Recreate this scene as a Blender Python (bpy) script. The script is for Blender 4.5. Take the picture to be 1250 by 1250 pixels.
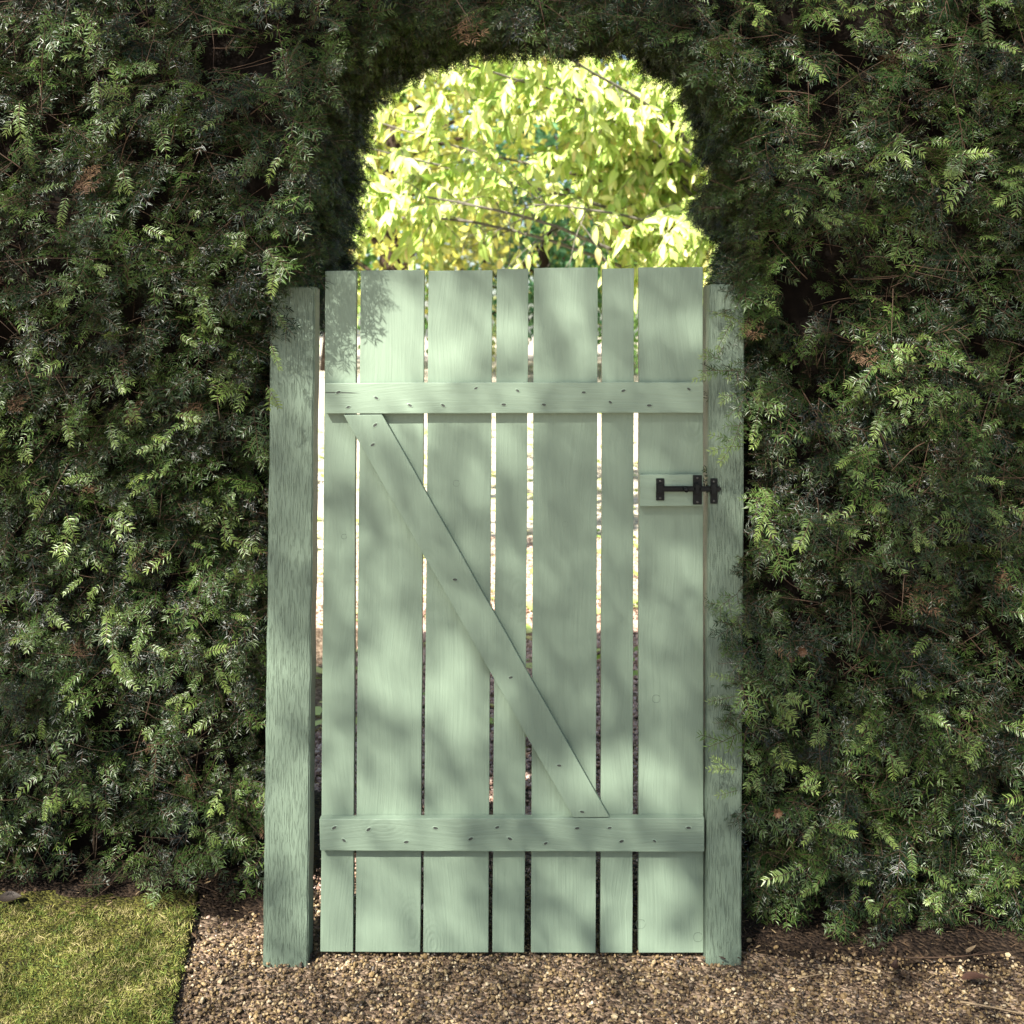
import bpy, bmesh, math, random
import numpy as np
from mathutils import Vector, Matrix, noise as mnoise
R = math.radians
for o in list(bpy.data.objects): bpy.data.objects.remove(o)
S = bpy.context.scene
COL = S.collection

# ------------------------------------------------------------------ camera
CD, CH, HZ, FP = 2.65, 1.52, 410.0, 1325.0      # distance to gate, eye height, horizon row, focal (px of 1250)
cam = bpy.data.cameras.new('camera'); camo = bpy.data.objects.new('camera', cam); COL.objects.link(camo)
camo.location = (0, -CD, CH); camo.rotation_euler = (R(90), 0, 0)
cam.sensor_width = 36; cam.lens = FP / 1250 * 36; cam.shift_y = -(625 - HZ) / 1250
cam.clip_start = 0.05; cam.clip_end = 1000
cam.dof.use_dof = True; cam.dof.focus_distance = CD - 0.01; cam.dof.aperture_fstop = 4.8
S.camera = camo
# ------------------------------------------------------------------ sky, sun, exposure
SUN_TO = Vector((-0.62, -1.0, 1.12)).normalized()     # direction towards the sun
w = bpy.data.worlds.new('World'); S.world = w; w.use_nodes = True
nt = w.node_tree; nt.nodes.clear()
sky = nt.nodes.new('ShaderNodeTexSky'); sky.sky_type = 'NISHITA'; sky.sun_disc = False
sky.sun_elevation = math.asin(SUN_TO.z); sky.sun_rotation = math.atan2(SUN_TO.x, SUN_TO.y)
sky.air_density = 1.0; sky.dust_density = 1.6; sky.ozone_density = 1.0
bg = nt.nodes.new('ShaderNodeBackground'); bg.inputs[1].default_value = 0.062
wo = nt.nodes.new('ShaderNodeOutputWorld')
nt.links.new(sky.outputs[0], bg.inputs[0]); nt.links.new(bg.outputs[0], wo.inputs[0])
sl = bpy.data.lights.new('sun', 'SUN'); sl.energy = 5.0; sl.angle = R(0.53); sl.color = (1.0, 0.95, 0.86)
so = bpy.data.objects.new('sun', sl); COL.objects.link(so)
so.rotation_euler = (-SUN_TO).to_track_quat('-Z', 'Y').to_euler(); so.location = (-4, -7, 9)
S.render.engine = 'CYCLES'
S.view_settings.view_transform = 'Standard'; S.view_settings.look = 'None'
S.view_settings.gamma = 1; S.view_settings.use_curve_mapping = False
S.view_settings.exposure = 1.95
S.cycles.max_bounces = 5; S.cycles.transparent_max_bounces = 4; S.cycles.diffuse_bounces = 3

rng = np.random.default_rng(7)
random.seed(7)

# ------------------------------------------------------------------ helpers
def P(px, py, y=0.0):
    "a point of the place, from its row and column in a 1250 px wide view, at depth y"
    D = y + CD
    return Vector(((px - 625) * D / FP, y, CH + (HZ - py) * D / FP))

def tag(o, label=None, cat=None, group=None, kind=None):
    if label: o['label'] = label
    if cat: o['category'] = cat
    if group: o['group'] = group
    if kind: o['kind'] = kind
    return o

def link(name, me, mat=None, parent=None, loc=None):
    o = bpy.data.objects.new(name, me); COL.objects.link(o)
    if me is not None and mat is not None and not me.materials: me.materials.append(mat)
    if loc is not None: o.location = loc
    if parent is not None: o.parent = parent
    return o

def empty(name, loc):
    o = bpy.data.objects.new(name, None); COL.objects.link(o); o.location = loc; o.empty_display_size = 0.05
    return o

def mesh_np(name, V, F, mat=None, smooth=True, attr=None):
    "V (n,3), F (m,3) triangles"
    V = np.asarray(V, np.float32); F = np.asarray(F, np.int32)
    me = bpy.data.meshes.new(name)
    me.vertices.add(len(V)); me.vertices.foreach_set('co', V.ravel())
    me.loops.add(F.size); me.loops.foreach_set('vertex_index', F.ravel())
    me.polygons.add(len(F))
    me.polygons.foreach_set('loop_start', np.arange(0, F.size, 3, dtype=np.int32))
    if smooth: me.polygons.foreach_set('use_smooth', np.ones(len(F), bool))
    if attr:
        for k, a in attr.items():
            at = me.attributes.new(k, 'FLOAT', 'POINT'); at.data.foreach_set('value', np.asarray(a, np.float32))
    me.update(calc_edges=True); me.validate()
    if mat: me.materials.append(mat)
    return me

def from_bm(name, bm, mat=None, smooth=False):
    me = bpy.data.meshes.new(name); bm.normal_update(); bm.to_mesh(me); bm.free()
    if smooth:
        for p in me.polygons: p.use_smooth = True
    if mat: me.materials.append(mat)
    return me

class Tri:
    "collects triangles"
    def __init__(s): s.V = []; s.F = []; s.A = []; s.n = 0
    def add(s, V, F, a=None):
        V = np.asarray(V, float); s.V.append(V); s.F.append(np.asarray(F, int) + s.n)
        s.A.append(np.full(len(V), 0.0) if a is None else np.broadcast_to(np.asarray(a, float), (len(V),)))
        s.n += len(V)
    def tube(s, pts, r0, r1, k=5, a=None, rad=None):
        pts = np.asarray(pts, float); m = len(pts)
        tan = np.gradient(pts, axis=0); tan /= np.linalg.norm(tan, axis=1)[:, None] + 1e-9
        ref = np.array([0.31, 0.17, 0.93]);
        if abs(tan[0] @ ref) > .9: ref = np.array([0.9, 0.1, -0.2])
        u = np.cross(tan, ref); u /= np.linalg.norm(u, axis=1)[:, None] + 1e-9
        v = np.cross(tan, u)
        rr = np.linspace(r0, r1, m) if rad is None else np.asarray(rad)
        th = np.arange(k) * 2 * math.pi / k
        ring = pts[:, None, :] + rr[:, None, None] * (np.cos(th)[None, :, None] * u[:, None, :] + np.sin(th)[None, :, None] * v[:, None, :])
        V = ring.reshape(-1, 3); F = []
        for i in range(m - 1):
            for j in range(k):
                a_, b_ = i * k + j, i * k + (j + 1) % k
                F += [(a_, b_, b_ + k), (a_, b_ + k, a_ + k)]
        e = (m - 1) * k
        for j in range(1, k - 1): F += [(e, e + j, e + j + 1), (0, j + 1, j)]
        s.add(V, F, a)
    def mesh(s, name, mat, smooth=True, attr=None):
        V = np.concatenate(s.V); F = np.concatenate(s.F)
        return mesh_np(name, V, F, mat, smooth, {attr: np.concatenate(s.A)} if attr else None)

def scatter(name, pos, rot, scl, pick, protos, parent=None, kind='stuff'):
    "one object whose many small pieces (shared meshes) are set out by geometry nodes"
    pos = np.asarray(pos, np.float32); n = len(pos)
    me = bpy.data.meshes.new(name); me.vertices.add(n); me.vertices.foreach_set('co', pos.ravel())
    a = me.attributes.new('rot', 'FLOAT_VECTOR', 'POINT'); a.data.foreach_set('vector', np.asarray(rot, np.float32).ravel())
    a = me.attributes.new('scl', 'FLOAT', 'POINT'); a.data.foreach_set('value', np.asarray(scl, np.float32))
    a = me.attributes.new('pick', 'INT', 'POINT'); a.data.foreach_set('value', np.asarray(pick, np.int32))
    o = link(name, me, None, parent)
    c = bpy.data.collections.new(name + '_pieces')
    for i, m in enumerate(protos): c.objects.link(bpy.data.objects.new('%s_piece_%02d' % (name, i), m))
    g = bpy.data.node_groups.new(name + '_nodes', 'GeometryNodeTree')
    g.interface.new_socket('Geometry', in_out='INPUT', socket_type='NodeSocketGeometry')
    g.interface.new_socket('Geometry', in_out='OUTPUT', socket_type='NodeSocketGeometry')
    N = g.nodes; L = g.links
    gi = N.new('NodeGroupInput'); go = N.new('NodeGroupOutput')
    ip = N.new('GeometryNodeInstanceOnPoints'); ci = N.new('GeometryNodeCollectionInfo')
    ci.inputs[0].default_value = c; ci.inputs[1].default_value = True; ci.inputs[2].default_value = True
    ip.inputs['Pick Instance'].default_value = True
    def na(nm, t):
        q = N.new('GeometryNodeInputNamedAttribute'); q.data_type = t; q.inputs[0].default_value = nm
        return [s for s in q.outputs if s.enabled][0]
    er = N.new('FunctionNodeEulerToRotation')
    L.new(na('rot', 'FLOAT_VECTOR'), er.inputs[0]); L.new(er.outputs[0], ip.inputs['Rotation'])
    L.new(na('scl', 'FLOAT'), ip.inputs['Scale']); L.new(na('pick', 'INT'), ip.inputs['Instance Index'])
    L.new(gi.outputs[0], ip.inputs['Points']); L.new(ci.outputs[0], ip.inputs['Instance'])
    L.new(ip.outputs[0], go.inputs[0])
    md = o.modifiers.new('scatter', 'NODES'); md.node_group = g
    if kind: o['kind'] = kind
    return o

def frame_euler(d, up):
    "rotations that lay local X along d with local Z near up (arrays)"
    d = d / np.linalg.norm(d, axis=1)[:, None]
    y = np.cross(up, d); y /= np.linalg.norm(y, axis=1)[:, None] + 1e-9
    z = np.cross(d, y)
    ry = -np.arcsin(np.clip(d[:, 2], -1, 1)); rz = np.arctan2(d[:, 1], d[:, 0]); rx = np.arctan2(y[:, 2], z[:, 2])
    return np.stack([rx, ry, rz], 1)

# vectorised smooth value noise
class VN:
    def __init__(s, seed, n=64): s.t = np.random.default_rng(seed).random((n, n)); s.n = n
    def __call__(s, x, y):
        x = np.asarray(x, float); y = np.asarray(y, float)
        xi = np.floor(x).astype(int); yi = np.floor(y).astype(int); fx = x - xi; fy = y - yi
        fx = fx * fx * (3 - 2 * fx); fy = fy * fy * (3 - 2 * fy); n = s.n; t = s.t
        g = lambda a, b: t[a % n, b % n]
        return (g(xi, yi) * (1 - fx) + g(xi + 1, yi) * fx) * (1 - fy) + (g(xi, yi + 1) * (1 - fx) + g(xi + 1, yi + 1) * fx) * fy

# ------------------------------------------------------------------ materials
def newmat(name):
    m = bpy.data.materials.new(name); m.use_nodes = True
    n = m.node_tree; b = n.nodes['Principled BSDF']; return m, n, b
def nn(n, t, **k):
    x = n.nodes.new(t)
    for a, v in k.items(): setattr(x, a, v)
    return x
def ramp(n, stops, fac=None):
    r = n.nodes.new('ShaderNodeValToRGB'); e = r.color_ramp.elements
    while len(e) < len(stops): e.new(0.5)
    for i, (p, c) in enumerate(stops): e[i].position = p; e[i].color = (*c, 1)
    if fac is not None: n.links.new(fac, r.inputs[0])
    return r
def math_n(n, op, a, b=None, c=None):
    m = n.nodes.new('ShaderNodeMath'); m.operation = op
    for i, v in enumerate((a, b, c)):
        if v is None: continue
        if isinstance(v, (int, float)): m.inputs[i].default_value = v
        else: n.links.new(v, m.inputs[i])
    return m.outputs[0]
def mixc(n, fac, a, b, blend='MIX'):
    m = n.nodes.new('ShaderNodeMix'); m.data_type = 'RGBA'; m.blend_type = blend
    for i, v in ((0, fac), (6, a), (7, b)):
        if isinstance(v, (int, float)): m.inputs[i].default_value = v
        elif isinstance(v, tuple): m.inputs[i].default_value = (*v, 1)
        else: n.links.new(v, m.inputs[i])
    return m.outputs[2]
def noise_n(n, vec, scale, detail=3, rough=0.5, dim='3D'):
    t = n.nodes.new('ShaderNodeTexNoise'); t.inputs['Scale'].default_value = scale
    t.inputs['Detail'].default_value = detail; t.inputs['Roughness'].default_value = rough
    if vec is not None: n.links.new(vec, t.inputs['Vector'])
    return t.outputs[0]

def paint_mat(name, axis, base, grain, coarse, gscale, warpk=0.045, stretch=0.035, pits=0):
    "sage paint over sawn wood; axis = grain direction"
    m, n, b = newmat(name)
    tc = nn(n, 'ShaderNodeTexCoord'); oi = nn(n, 'ShaderNodeObjectInfo')
    off = nn(n, 'ShaderNodeVectorMath', operation='MULTIPLY_ADD')
    off.inputs[1].default_value = (1, 1, 1); n.links.new(tc.outputs['Object'], off.inputs[0])
    cmb = nn(n, 'ShaderNodeCombineXYZ')
    for i in range(3): n.links.new(math_n(n, 'MULTIPLY', oi.outputs['Random'], 7.3 + 5 * i), cmb.inputs[i])
    n.links.new(cmb.outputs[0], off.inputs[2])
    mp = nn(n, 'ShaderNodeMapping'); sc = [1.0, 1.0, 1.0]; sc[axis] = stretch
    mp.inputs['Scale'].default_value = sc; n.links.new(off.outputs[0], mp.inputs[0])
    # knots: rings round a few points
    mk = nn(n, 'ShaderNodeMapping'); sk = [1.0, 0.0, 1.0]; sk[axis] = 0.5; mk.inputs['Scale'].default_value = sk
    n.links.new(off.outputs[0], mk.inputs[0])
    vo = nn(n, 'ShaderNodeTexVoronoi'); vo.inputs['Scale'].default_value = 5.5; n.links.new(mk.outputs[0], vo.inputs['Vector'])
    d = vo.outputs['Distance']
    fall = math_n(n, 'POWER', math_n(n, 'SUBTRACT', 1.0, math_n(n, 'MINIMUM', math_n(n, 'MULTIPLY', d, 2.6), 1.0)), 2.0)
    ring = math_n(n, 'MULTIPLY', math_n(n, 'SINE', math_n(n, 'MULTIPLY', d, 150.0)), fall)
    warp = nn(n, 'ShaderNodeVectorMath', operation='MULTIPLY_ADD')
    cw = nn(n, 'ShaderNodeCombineXYZ'); n.links.new(math_n(n, 'MULTIPLY', d, warpk), cw.inputs[0 if axis == 2 else 2])
    warp.inputs[1].default_value = (1, 1, 1); n.links.new(mp.outputs[0], warp.inputs[0]); n.links.new(cw.outputs[0], warp.inputs[2])
    g1 = noise_n(n, warp.outputs[0], gscale, 4, 0.6)
    g2 = noise_n(n, off.outputs[0], 420, 2, 0.6)
    g3 = noise_n(n, off.outputs[0], 6, 2)
    h = math_n(n, 'ADD', math_n(n, 'MULTIPLY', g1, grain), math_n(n, 'MULTIPLY', g2, coarse))
    h = math_n(n, 'ADD', h, math_n(n, 'MULTIPLY', ring, grain * 0.22 * (warpk > 0)))
    if pits:
        pf = math_n(n, 'MINIMUM', math_n(n, 'MAXIMUM', math_n(n, 'MULTIPLY', math_n(n, 'SUBTRACT', .47, g1), 9.0), 0.0), 1.0)
        h = math_n(n, 'SUBTRACT', h, math_n(n, 'MULTIPLY', pf, pits))
    bp = nn(n, 'ShaderNodeBump'); bp.inputs['Strength'].default_value = 1.0; bp.inputs['Distance'].default_value = 1.0
    n.links.new(h, bp.inputs['Height']); n.links.new(bp.outputs[0], b.inputs['Normal'])
    lo = tuple(c * 0.87 for c in base); hi = tuple(min(1, c * 1.1) for c in base)
    cr = ramp(n, [(0.25, lo), (0.75, hi)], math_n(n, 'ADD', math_n(n, 'MULTIPLY', g3, 0.5), math_n(n, 'MULTIPLY', g1, 0.5)))
    n.links.new(cr.outputs[0], b.inputs['Base Color'])
    b.inputs['Roughness'].default_value = 0.5; b.inputs['Specular IOR Level'].default_value = 0.35
    return m

SAGE = (0.156, 0.208, 0.153)
M_board = paint_mat('sage_paint_upright_grain', 2, SAGE, 0.0015, 0.00012, 150, 0.045)
M_rail = paint_mat('sage_paint_level_grain', 0, (0.163, 0.217, 0.160), 0.0012, 0.00012, 150, 0.045)
M_post = paint_mat('sage_paint_rough_sawn', 2, (0.116, 0.156, 0.114), 0.0012, 0.0010, 360, 0.0, .065, pits=.0011)

def simple(name, col, rough=0.6, metal=0.0, var=0.0, scale=30, spec=0.5):
    m, n, b = newmat(name); b.inputs['Roughness'].default_value = rough; b.inputs['Metallic'].default_value = metal
    b.inputs['Specular IOR Level'].default_value = spec
    if var:
        tc = nn(n, 'ShaderNodeTexCoord'); f = noise_n(n, tc.outputs['Object'], scale, 4, 0.6)
        cr = ramp(n, [(0.3, tuple(c * (1 - var) for c in col)), (0.7, tuple(min(1, c * (1 + var)) for c in col))], f)
        n.links.new(cr.outputs[0], b.inputs['Base Color'])
    else: b.inputs['Base Color'].default_value = (*col, 1)
    return m
M_iron = simple('black_iron', (0.0035, 0.0045, 0.004), 0.6, 0.0, 0.3, 200, 0.2)
M_screw = simple('worn_screw', (0.05, 0.05, 0.045), 0.4, 0.6, 0.3, 200)
M_rust = simple('dark_nail', (0.028, 0.032, 0.026), 0.7, 0.0, 0.4, 300)
M_bark = simple('brown_bark', (0.035, 0.023, 0.014), 0.85, 0, 0.5, 60, 0.2)
M_twig = simple('yew_twig', (0.05, 0.029, 0.016), 0.75, 0, 0.5, 50, 0.3)
M_pale_twig = simple('pale_twig', (0.20, 0.145, 0.085), 0.7, 0, 0.35, 60, 0.3)
M_grey_bark = simple('grey_bark', (0.15, 0.135, 0.11), 0.8, 0, 0.45, 25, 0.2)
M_core = simple('hedge_interior_dark', (0.0055, 0.0038, 0.0026), 0.9, 0, 0.5, 40, 0.1)  # near-black colour stands in for the shade deep in the hedge

def leaf_mat(name, stops, young=None, rough=0.4, trans=0.3, spec=0.5):
    "stops: colours picked per piece; young: colour towards the shoot tips"
    m, n, b = newmat(name)
    oi = nn(n, 'ShaderNodeObjectInfo'); c = ramp(n, stops, oi.outputs['Random']).outputs[0]
    if young:
        at = nn(n, 'ShaderNodeAttribute'); at.attribute_name = 'young'
        c = mixc(n, at.outputs['Fac'], c, young)
    n.links.new(c, b.inputs['Base Color']); b.inputs['Roughness'].default_value = rough
    b.inputs['Specular IOR Level'].default_value = spec
    if trans:
        t = nn(n, 'ShaderNodeBsdfTranslucent'); n.links.new(mixc(n, 1.0, c, (1.15, 1.25, 0.6), 'MULTIPLY'), t.inputs[0])
        mx = nn(n, 'ShaderNodeMixShader'); mx.inputs[0].default_value = trans
        n.links.new(b.outputs[0], mx.inputs[1]); n.links.new(t.outputs[0], mx.inputs[2])
        n.links.new(mx.outputs[0], n.nodes['Material Output'].inputs[0])
    return m
M_needle = leaf_mat('yew_needles', [(0.0, (0.0025, 0.0065, 0.002)), (0.45, (0.006, 0.0155, 0.004)), (0.72, (0.016, 0.035, 0.008)), (0.9, (0.036, 0.068, 0.014)), (1.0, (0.068, 0.115, 0.025))],
                    (0.12, 0.18, 0.038), 0.35, 0.03, 0.27)
M_young = leaf_mat('young_yew_needles', [(0.0, (0.035, 0.068, 0.017)), (0.5, (0.075, 0.125, 0.030)), (1.0, (0.13, 0.19, 0.045))],
                   (0.19, 0.255, 0.06), 0.34, 0.1, 0.38)
M_dead = leaf_mat('dead_yew_needles', [(0.0, (0.07, 0.035, 0.018)), (1.0, (0.13, 0.075, 0.035))], None, 0.7, 0.1, 0.3)
M_yleaf = leaf_mat('yellow_green_leaves', [(0.0, (0.28, 0.42, 0.09)), (0.35, (0.46, 0.58, 0.16)), (0.65, (0.58, 0.66, 0.24)), (0.92, (0.68, 0.66, 0.30)), (1.0, (0.66, 0.50, 0.22))],
                   None, 0.45, 0.28, 0.45)
M_bleaf = leaf_mat('blue_green_leaves', [(0.0, (0.04, 0.12, 0.06)), (0.5, (0.07, 0.20, 0.085)), (1.0, (0.13, 0.27, 0.10))], None, 0.5, 0.25, 0.4)
M_pleaf = leaf_mat('pale_leaves', [(0.0, (0.22, 0.30, 0.10)), (1.0, (0.38, 0.42, 0.18))], None, 0.5, 0.35, 0.4)
M_sleaf = leaf_mat('shade_tree_leaves', [(0.0, (0.05, 0.10, 0.03)), (1.0, (0.10, 0.16, 0.04))], None, 0.5, 0.3, 0.4)
def turf_tone(n, fac):
    tc = nn(n, 'ShaderNodeNewGeometry'); p = tc.outputs['Position']
    a = noise_n(n, p, 7, 4, .6); b = noise_n(n, p, 26, 3, .6)
    f = math_n(n, 'ADD', math_n(n, 'ADD', math_n(n, 'MULTIPLY', a, .62), math_n(n, 'MULTIPLY', b, .80)), math_n(n, 'MULTIPLY', fac, .35))
    return ramp(n, [(.58, (0.030, 0.020, 0.011)), (.66, (0.045, 0.082, 0.013)), (.78, (0.105, 0.145, 0.024)), (.93, (0.19, 0.195, 0.04)), (1.0, (0.28, 0.24, 0.10))], f).outputs[0]
M_grass, _n, _b = newmat('lawn_blades'); _oi = nn(_n, 'ShaderNodeObjectInfo')
_n.links.new(turf_tone(_n, _oi.outputs['Random']), _b.inputs['Base Color']); _b.inputs['Roughness'].default_value = .6; _b.inputs['Specular IOR Level'].default_value = .25
M_stone = leaf_mat('gravel_stones', [(0.0, (0.018, 0.012, 0.008)), (0.3, (0.055, 0.036, 0.02)), (0.55, (0.115, 0.076, 0.037)), (0.74, (0.17, 0.115, 0.05)), (0.86, (0.25, 0.18, 0.09)), (0.96, (0.33, 0.26, 0.155)), (1.0, (0.42, 0.35, 0.24))],
                   None, 0.55, 0.0, 0.4)
M_stone2 = leaf_mat('pinkish_gravel_brightened', [(0.0, (0.22, 0.13, 0.095)), (0.4, (0.50, 0.32, 0.24)), (0.8, (0.66, 0.46, 0.36)), (1.0, (0.75, 0.60, 0.50))], None, .6, 0, .3)  # pinkish gravel, colour lightened to make up for missing light behind the gate
M_litter = leaf_mat('fallen_needles', [(0.0, (0.015, 0.009, 0.006)), (0.6, (0.05, 0.029, 0.015)), (0.88, (0.11, 0.07, 0.038)), (1.0, (0.30, 0.22, 0.12))], None, 0.75, 0.0, 0.3)

def ground_mat(name, stops, scale, bump=0.01, big=None):
    m, n, b = newmat(name); tc = nn(n, 'ShaderNodeTexCoord')
    vo = nn(n, 'ShaderNodeTexVoronoi'); vo.inputs['Scale'].default_value = scale; n.links.new(tc.outputs['Object'], vo.inputs['Vector'])
    sp = nn(n, 'ShaderNodeSeparateColor'); n.links.new(vo.outputs['Color'], sp.inputs[0])
    f = math_n(n, 'ADD', math_n(n, 'MULTIPLY', sp.outputs[0], 0.7), math_n(n, 'MULTIPLY', noise_n(n, tc.outputs['Object'], 2.2, 4), 0.3))
    c = ramp(n, stops, f).outputs[0]
    n.links.new(c, b.inputs['Base Color']); b.inputs['Roughness'].default_value = 0.9
    b.inputs['Specular IOR Level'].default_value = 0.15
    bp = nn(n, 'ShaderNodeBump'); bp.inputs['Strength'].default_value = 1; bp.inputs['Distance'].default_value = bump; bp.invert = True
    n.links.new(vo.outputs['Distance'], bp.inputs['Height']); n.links.new(bp.outputs[0], b.inputs['Normal'])
    return m
M_path = ground_mat('gravel_bed', [(0.1, (0.05, 0.033, 0.022)), (0.45, (0.14, 0.096, 0.064)), (0.7, (0.22, 0.16, 0.11)), (0.95, (0.32, 0.25, 0.18))], 85)
M_ground = ground_mat('pale_gravel_court', [(0.1, (0.30, 0.25, 0.18)), (0.5, (0.46, 0.40, 0.31)), (0.9, (0.58, 0.53, 0.45))], 30)
M_soil = ground_mat('dark_soil', [(0.1, (0.008, 0.005, 0.0035)), (0.5, (0.02, 0.013, 0.0085)), (0.95, (0.05, 0.033, 0.02))], 110)
M_turf = ground_mat('turf_soil', [(0.1, (0.02, 0.017, 0.007)), (0.5, (0.055, 0.055, 0.012)), (0.95, (0.11, 0.105, 0.022))], 150, 0.006)

# ================================================================== the setting
def terrain(x, y):
    x = np.asarray(x, float); y = np.asarray(y, float)
    t = np.clip((y - 5.0) / 12.0, 0, 1); return 1.0 * t * t * (3 - 2 * t)
def grid_sheet(name, xs, ys, zf, mat):
    X, Y = np.meshgrid(xs, ys); Z = zf(X, Y); V = np.stack([X, Y, Z], -1).reshape(-1, 3); nx = len(xs); F = []
    for j in range(len(ys) - 1):
        for i in range(nx - 1):
            a = j * nx + i; F += [(a, a + 1, a + nx + 1), (a, a + nx + 1, a + nx)]
    return link(name, mesh_np(name, V, F, mat))
gx = np.concatenate([[-400, -150, -60], np.linspace(-25, 25, 51), [60, 150, 400]])
gy = np.concatenate([[-400, -100, -30], np.linspace(-12, 24, 73), [60, 150, 400]])
tag(grid_sheet('ground', gx, gy, lambda X, Y: terrain(X, Y) - 0.012, M_ground), 'pale gravelled ground of the garden beyond and around the gate', 'ground', kind='structure')
# path bed under the loose stones
vn = VN(3)
tag(grid_sheet('gravel_path', np.linspace(-1.3, 1.9, 49), np.linspace(-2.6, 3.5, 90),
               lambda X, Y: -0.006 + 0.006 * vn(X * 6, Y * 6), M_path), 'brown gravel path running under the gate', 'path', kind='structure')
# soil beds under the hedge
def bed(name, x0, x1, y0, y1, label, seed):
    v = VN(seed)
    def z(X, Y):
        e = np.minimum(np.minimum((X - x0) / .12, (x1 - X) / .12), np.minimum((Y - y0 - .10 * v(X * 5, 0 * X)) / .10, (y1 - Y) / .1))
        return np.clip(e, -1, 1) * 0.016 + 0.004 + 0.016 * v(X * 14, Y * 14) * np.clip(e + .2, 0, 1) - 0.008
    tag(grid_sheet(name, np.linspace(x0, x1, 90), np.linspace(y0, y1, 40), z, M_soil), label, 'soil', kind='structure')
bed('soil_bed', -2.6, -0.52, 0.10, 1.0, 'dark bare soil under the left side of the hedge', 11)
bed('soil_bed', 0.50, 2.6, -0.05, 1.0, 'dark needle-strewn soil under the right side of the hedge', 12)

# ================================================================== the gate
def slab(name, quad, depth, mat, parent, bev=0.0016, nseg=14, jit=0.0005, axis=2, label=None):
    "a sawn board: quad = front corners (top-left, top-right, bottom-right, bottom-left), thick towards +y"
    tl, tr, br, bl = quad; bm = bmesh.new(); rows = []
    c = (tl + tr + br + bl) / 4
    for i in range(nseg + 1):
        t = i / nseg
        if axis == 2: l = tl.lerp(bl, t); r = tr.lerp(br, t)
        else: l = tl.lerp(tr, t); r = bl.lerp(br, t)
        j = lambda: Vector((random.uniform(-jit, jit), random.uniform(-jit, jit) * .6, random.uniform(-jit, jit)))
        j1, j2 = j(), j()
        rows.append([bm.verts.new(p - c) for p in (l + j1, r + j2, r + j2 + Vector((0, depth, 0)), l + j1 + Vector((0, depth, 0)))])
    for a, b in zip(rows, rows[1:]):
        for k in range(4): bm.faces.new((a[k], a[(k + 1) % 4], b[(k + 1) % 4], b[k]))
    bm.faces.new(rows[0][::-1]); bm.faces.new(rows[-1])
    bmesh.ops.recalc_face_normals(bm, faces=bm.faces)
    ed = [e for e in bm.edges if e.calc_face_angle(0) > 0.9]
    bmesh.ops.bevel(bm, geom=ed, offset=bev, segments=2, affect='EDGES', profile=0.6)
    o = link(name, from_bm(name, bm, mat), None, parent)
    o.location = c - (parent.location if parent else Vector())
    if label: o['label'] = label
    return o
GATE = empty('garden_gate', (0, 0, 0.014))
tag(GATE, 'sage green ledged plank gate with one diagonal brace, closed between two posts', 'gate')
TB = 0.024
boards = [(397, 435, 330.5, 391, 431, 1162), (440, 518, 330, 434, 513, 1162), (523, 601, 330.5, 516.5, 596, 1162.5), (606.5, 645, 328.5, 601, 640, 1162.5),
          (652, 730, 327, 648, 727, 1163), (735.5, 774, 328, 733, 772, 1163), (780, 858, 326.5, 780, 859, 1163)]
for l0, r0, y0, l1, r1, y1 in boards:
    dy = random.uniform(-0.001, 0.001)
    slab('board', [P(l0, y0, dy), P(r0, y0 - .5, dy), P(r1, y1 + .3, dy), P(l1, y1, dy)], TB, M_board, GATE)
TR = 0.022; YR = -TR - 0.0012
def rail(quad, name='rail', axis=0, label=None):
    return slab(name, [P(x, y, YR) for x, y in quad], TR, M_rail, GATE, axis=axis, label=label)
RT = rail([(397, 467.5), (858.5, 466.5), (858.5, 504), (397, 505)])
RB = rail([(390, 1000), (860, 998.5), (860, 1040), (390.5, 1038.5)])
# brace: grain runs along it, so it is built upright and turned
q = [P(419, 506.2, YR), P(466.5, 506.2, YR), P(744, 997.6, YR), P(700, 998.2, YR)]
BR = slab('brace', q, TR, M_board, GATE, axis=2, label='diagonal brace rising to the left')
# nails in their dents
def nail_mesh():
    t = Tri(); k = 14; th = np.arange(k) * 2 * math.pi / k
    rr = [0.0072, 0.0056, 0.0040, 0.0030, 0.0012]; dd = [0.0003, -0.0009, -0.0006, -0.0002, -0.0006]
    V = np.concatenate([np.stack([r * 1.15 * np.cos(th), np.full(k, d), r * .8 * np.sin(th)], 1) for r, d in zip(rr, dd)]); F = []
    for i in range(4):
        for j in range(k):
            a, b = i * k + j, i * k + (j + 1) % k; F += [(a, b, b + k), (a, b + k, a + k)]
    for j in range(1, k - 1): F.append((4 * k, 4 * k + j, 4 * k + j + 1))
    t.add(V, F); me = t.mesh('nail', M_rail); me.materials.append(M_rust)
    for i, p in enumerate(me.polygons):
        if i >= 2 * k * 2: p.material_index = 1
    return me
NM = nail_mesh()
def nails(pts, par):
    for x, y in pts:
        p = P(x, y, YR); o = link('nail', NM, None, par, p - par.location - GATE.location)
        o.rotation_euler = (0, random.uniform(-.7, .7), 0); s = random.uniform(.85, 1.15); o.scale = (s * 1.15, 1, s * .85)
nails([(413, 479), (425, 497), (459.5, 486), (500.5, 495), (541, 495), (581, 474), (615, 494), (632, 477), (664, 494), (712.6, 479), (761, 477), (745, 491), (792.5, 495), (841, 475)], RT)
nails([(408, 1010.6), (420, 1026), (450, 1012.6), (496, 1028), (531.7, 1011), (574.5, 1024), (607, 1010), (622.5, 1024), (666, 1029.5), (704.5, 1011), (744, 1010.6), (758.7, 1027), (799, 1026.7), (840.6, 1010.6)], RB)
nails([(458, 519), (455, 543), (555.5, 707.5), (623.5, 827), (682.7, 934.5), (710.6, 991)], BR)
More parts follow.
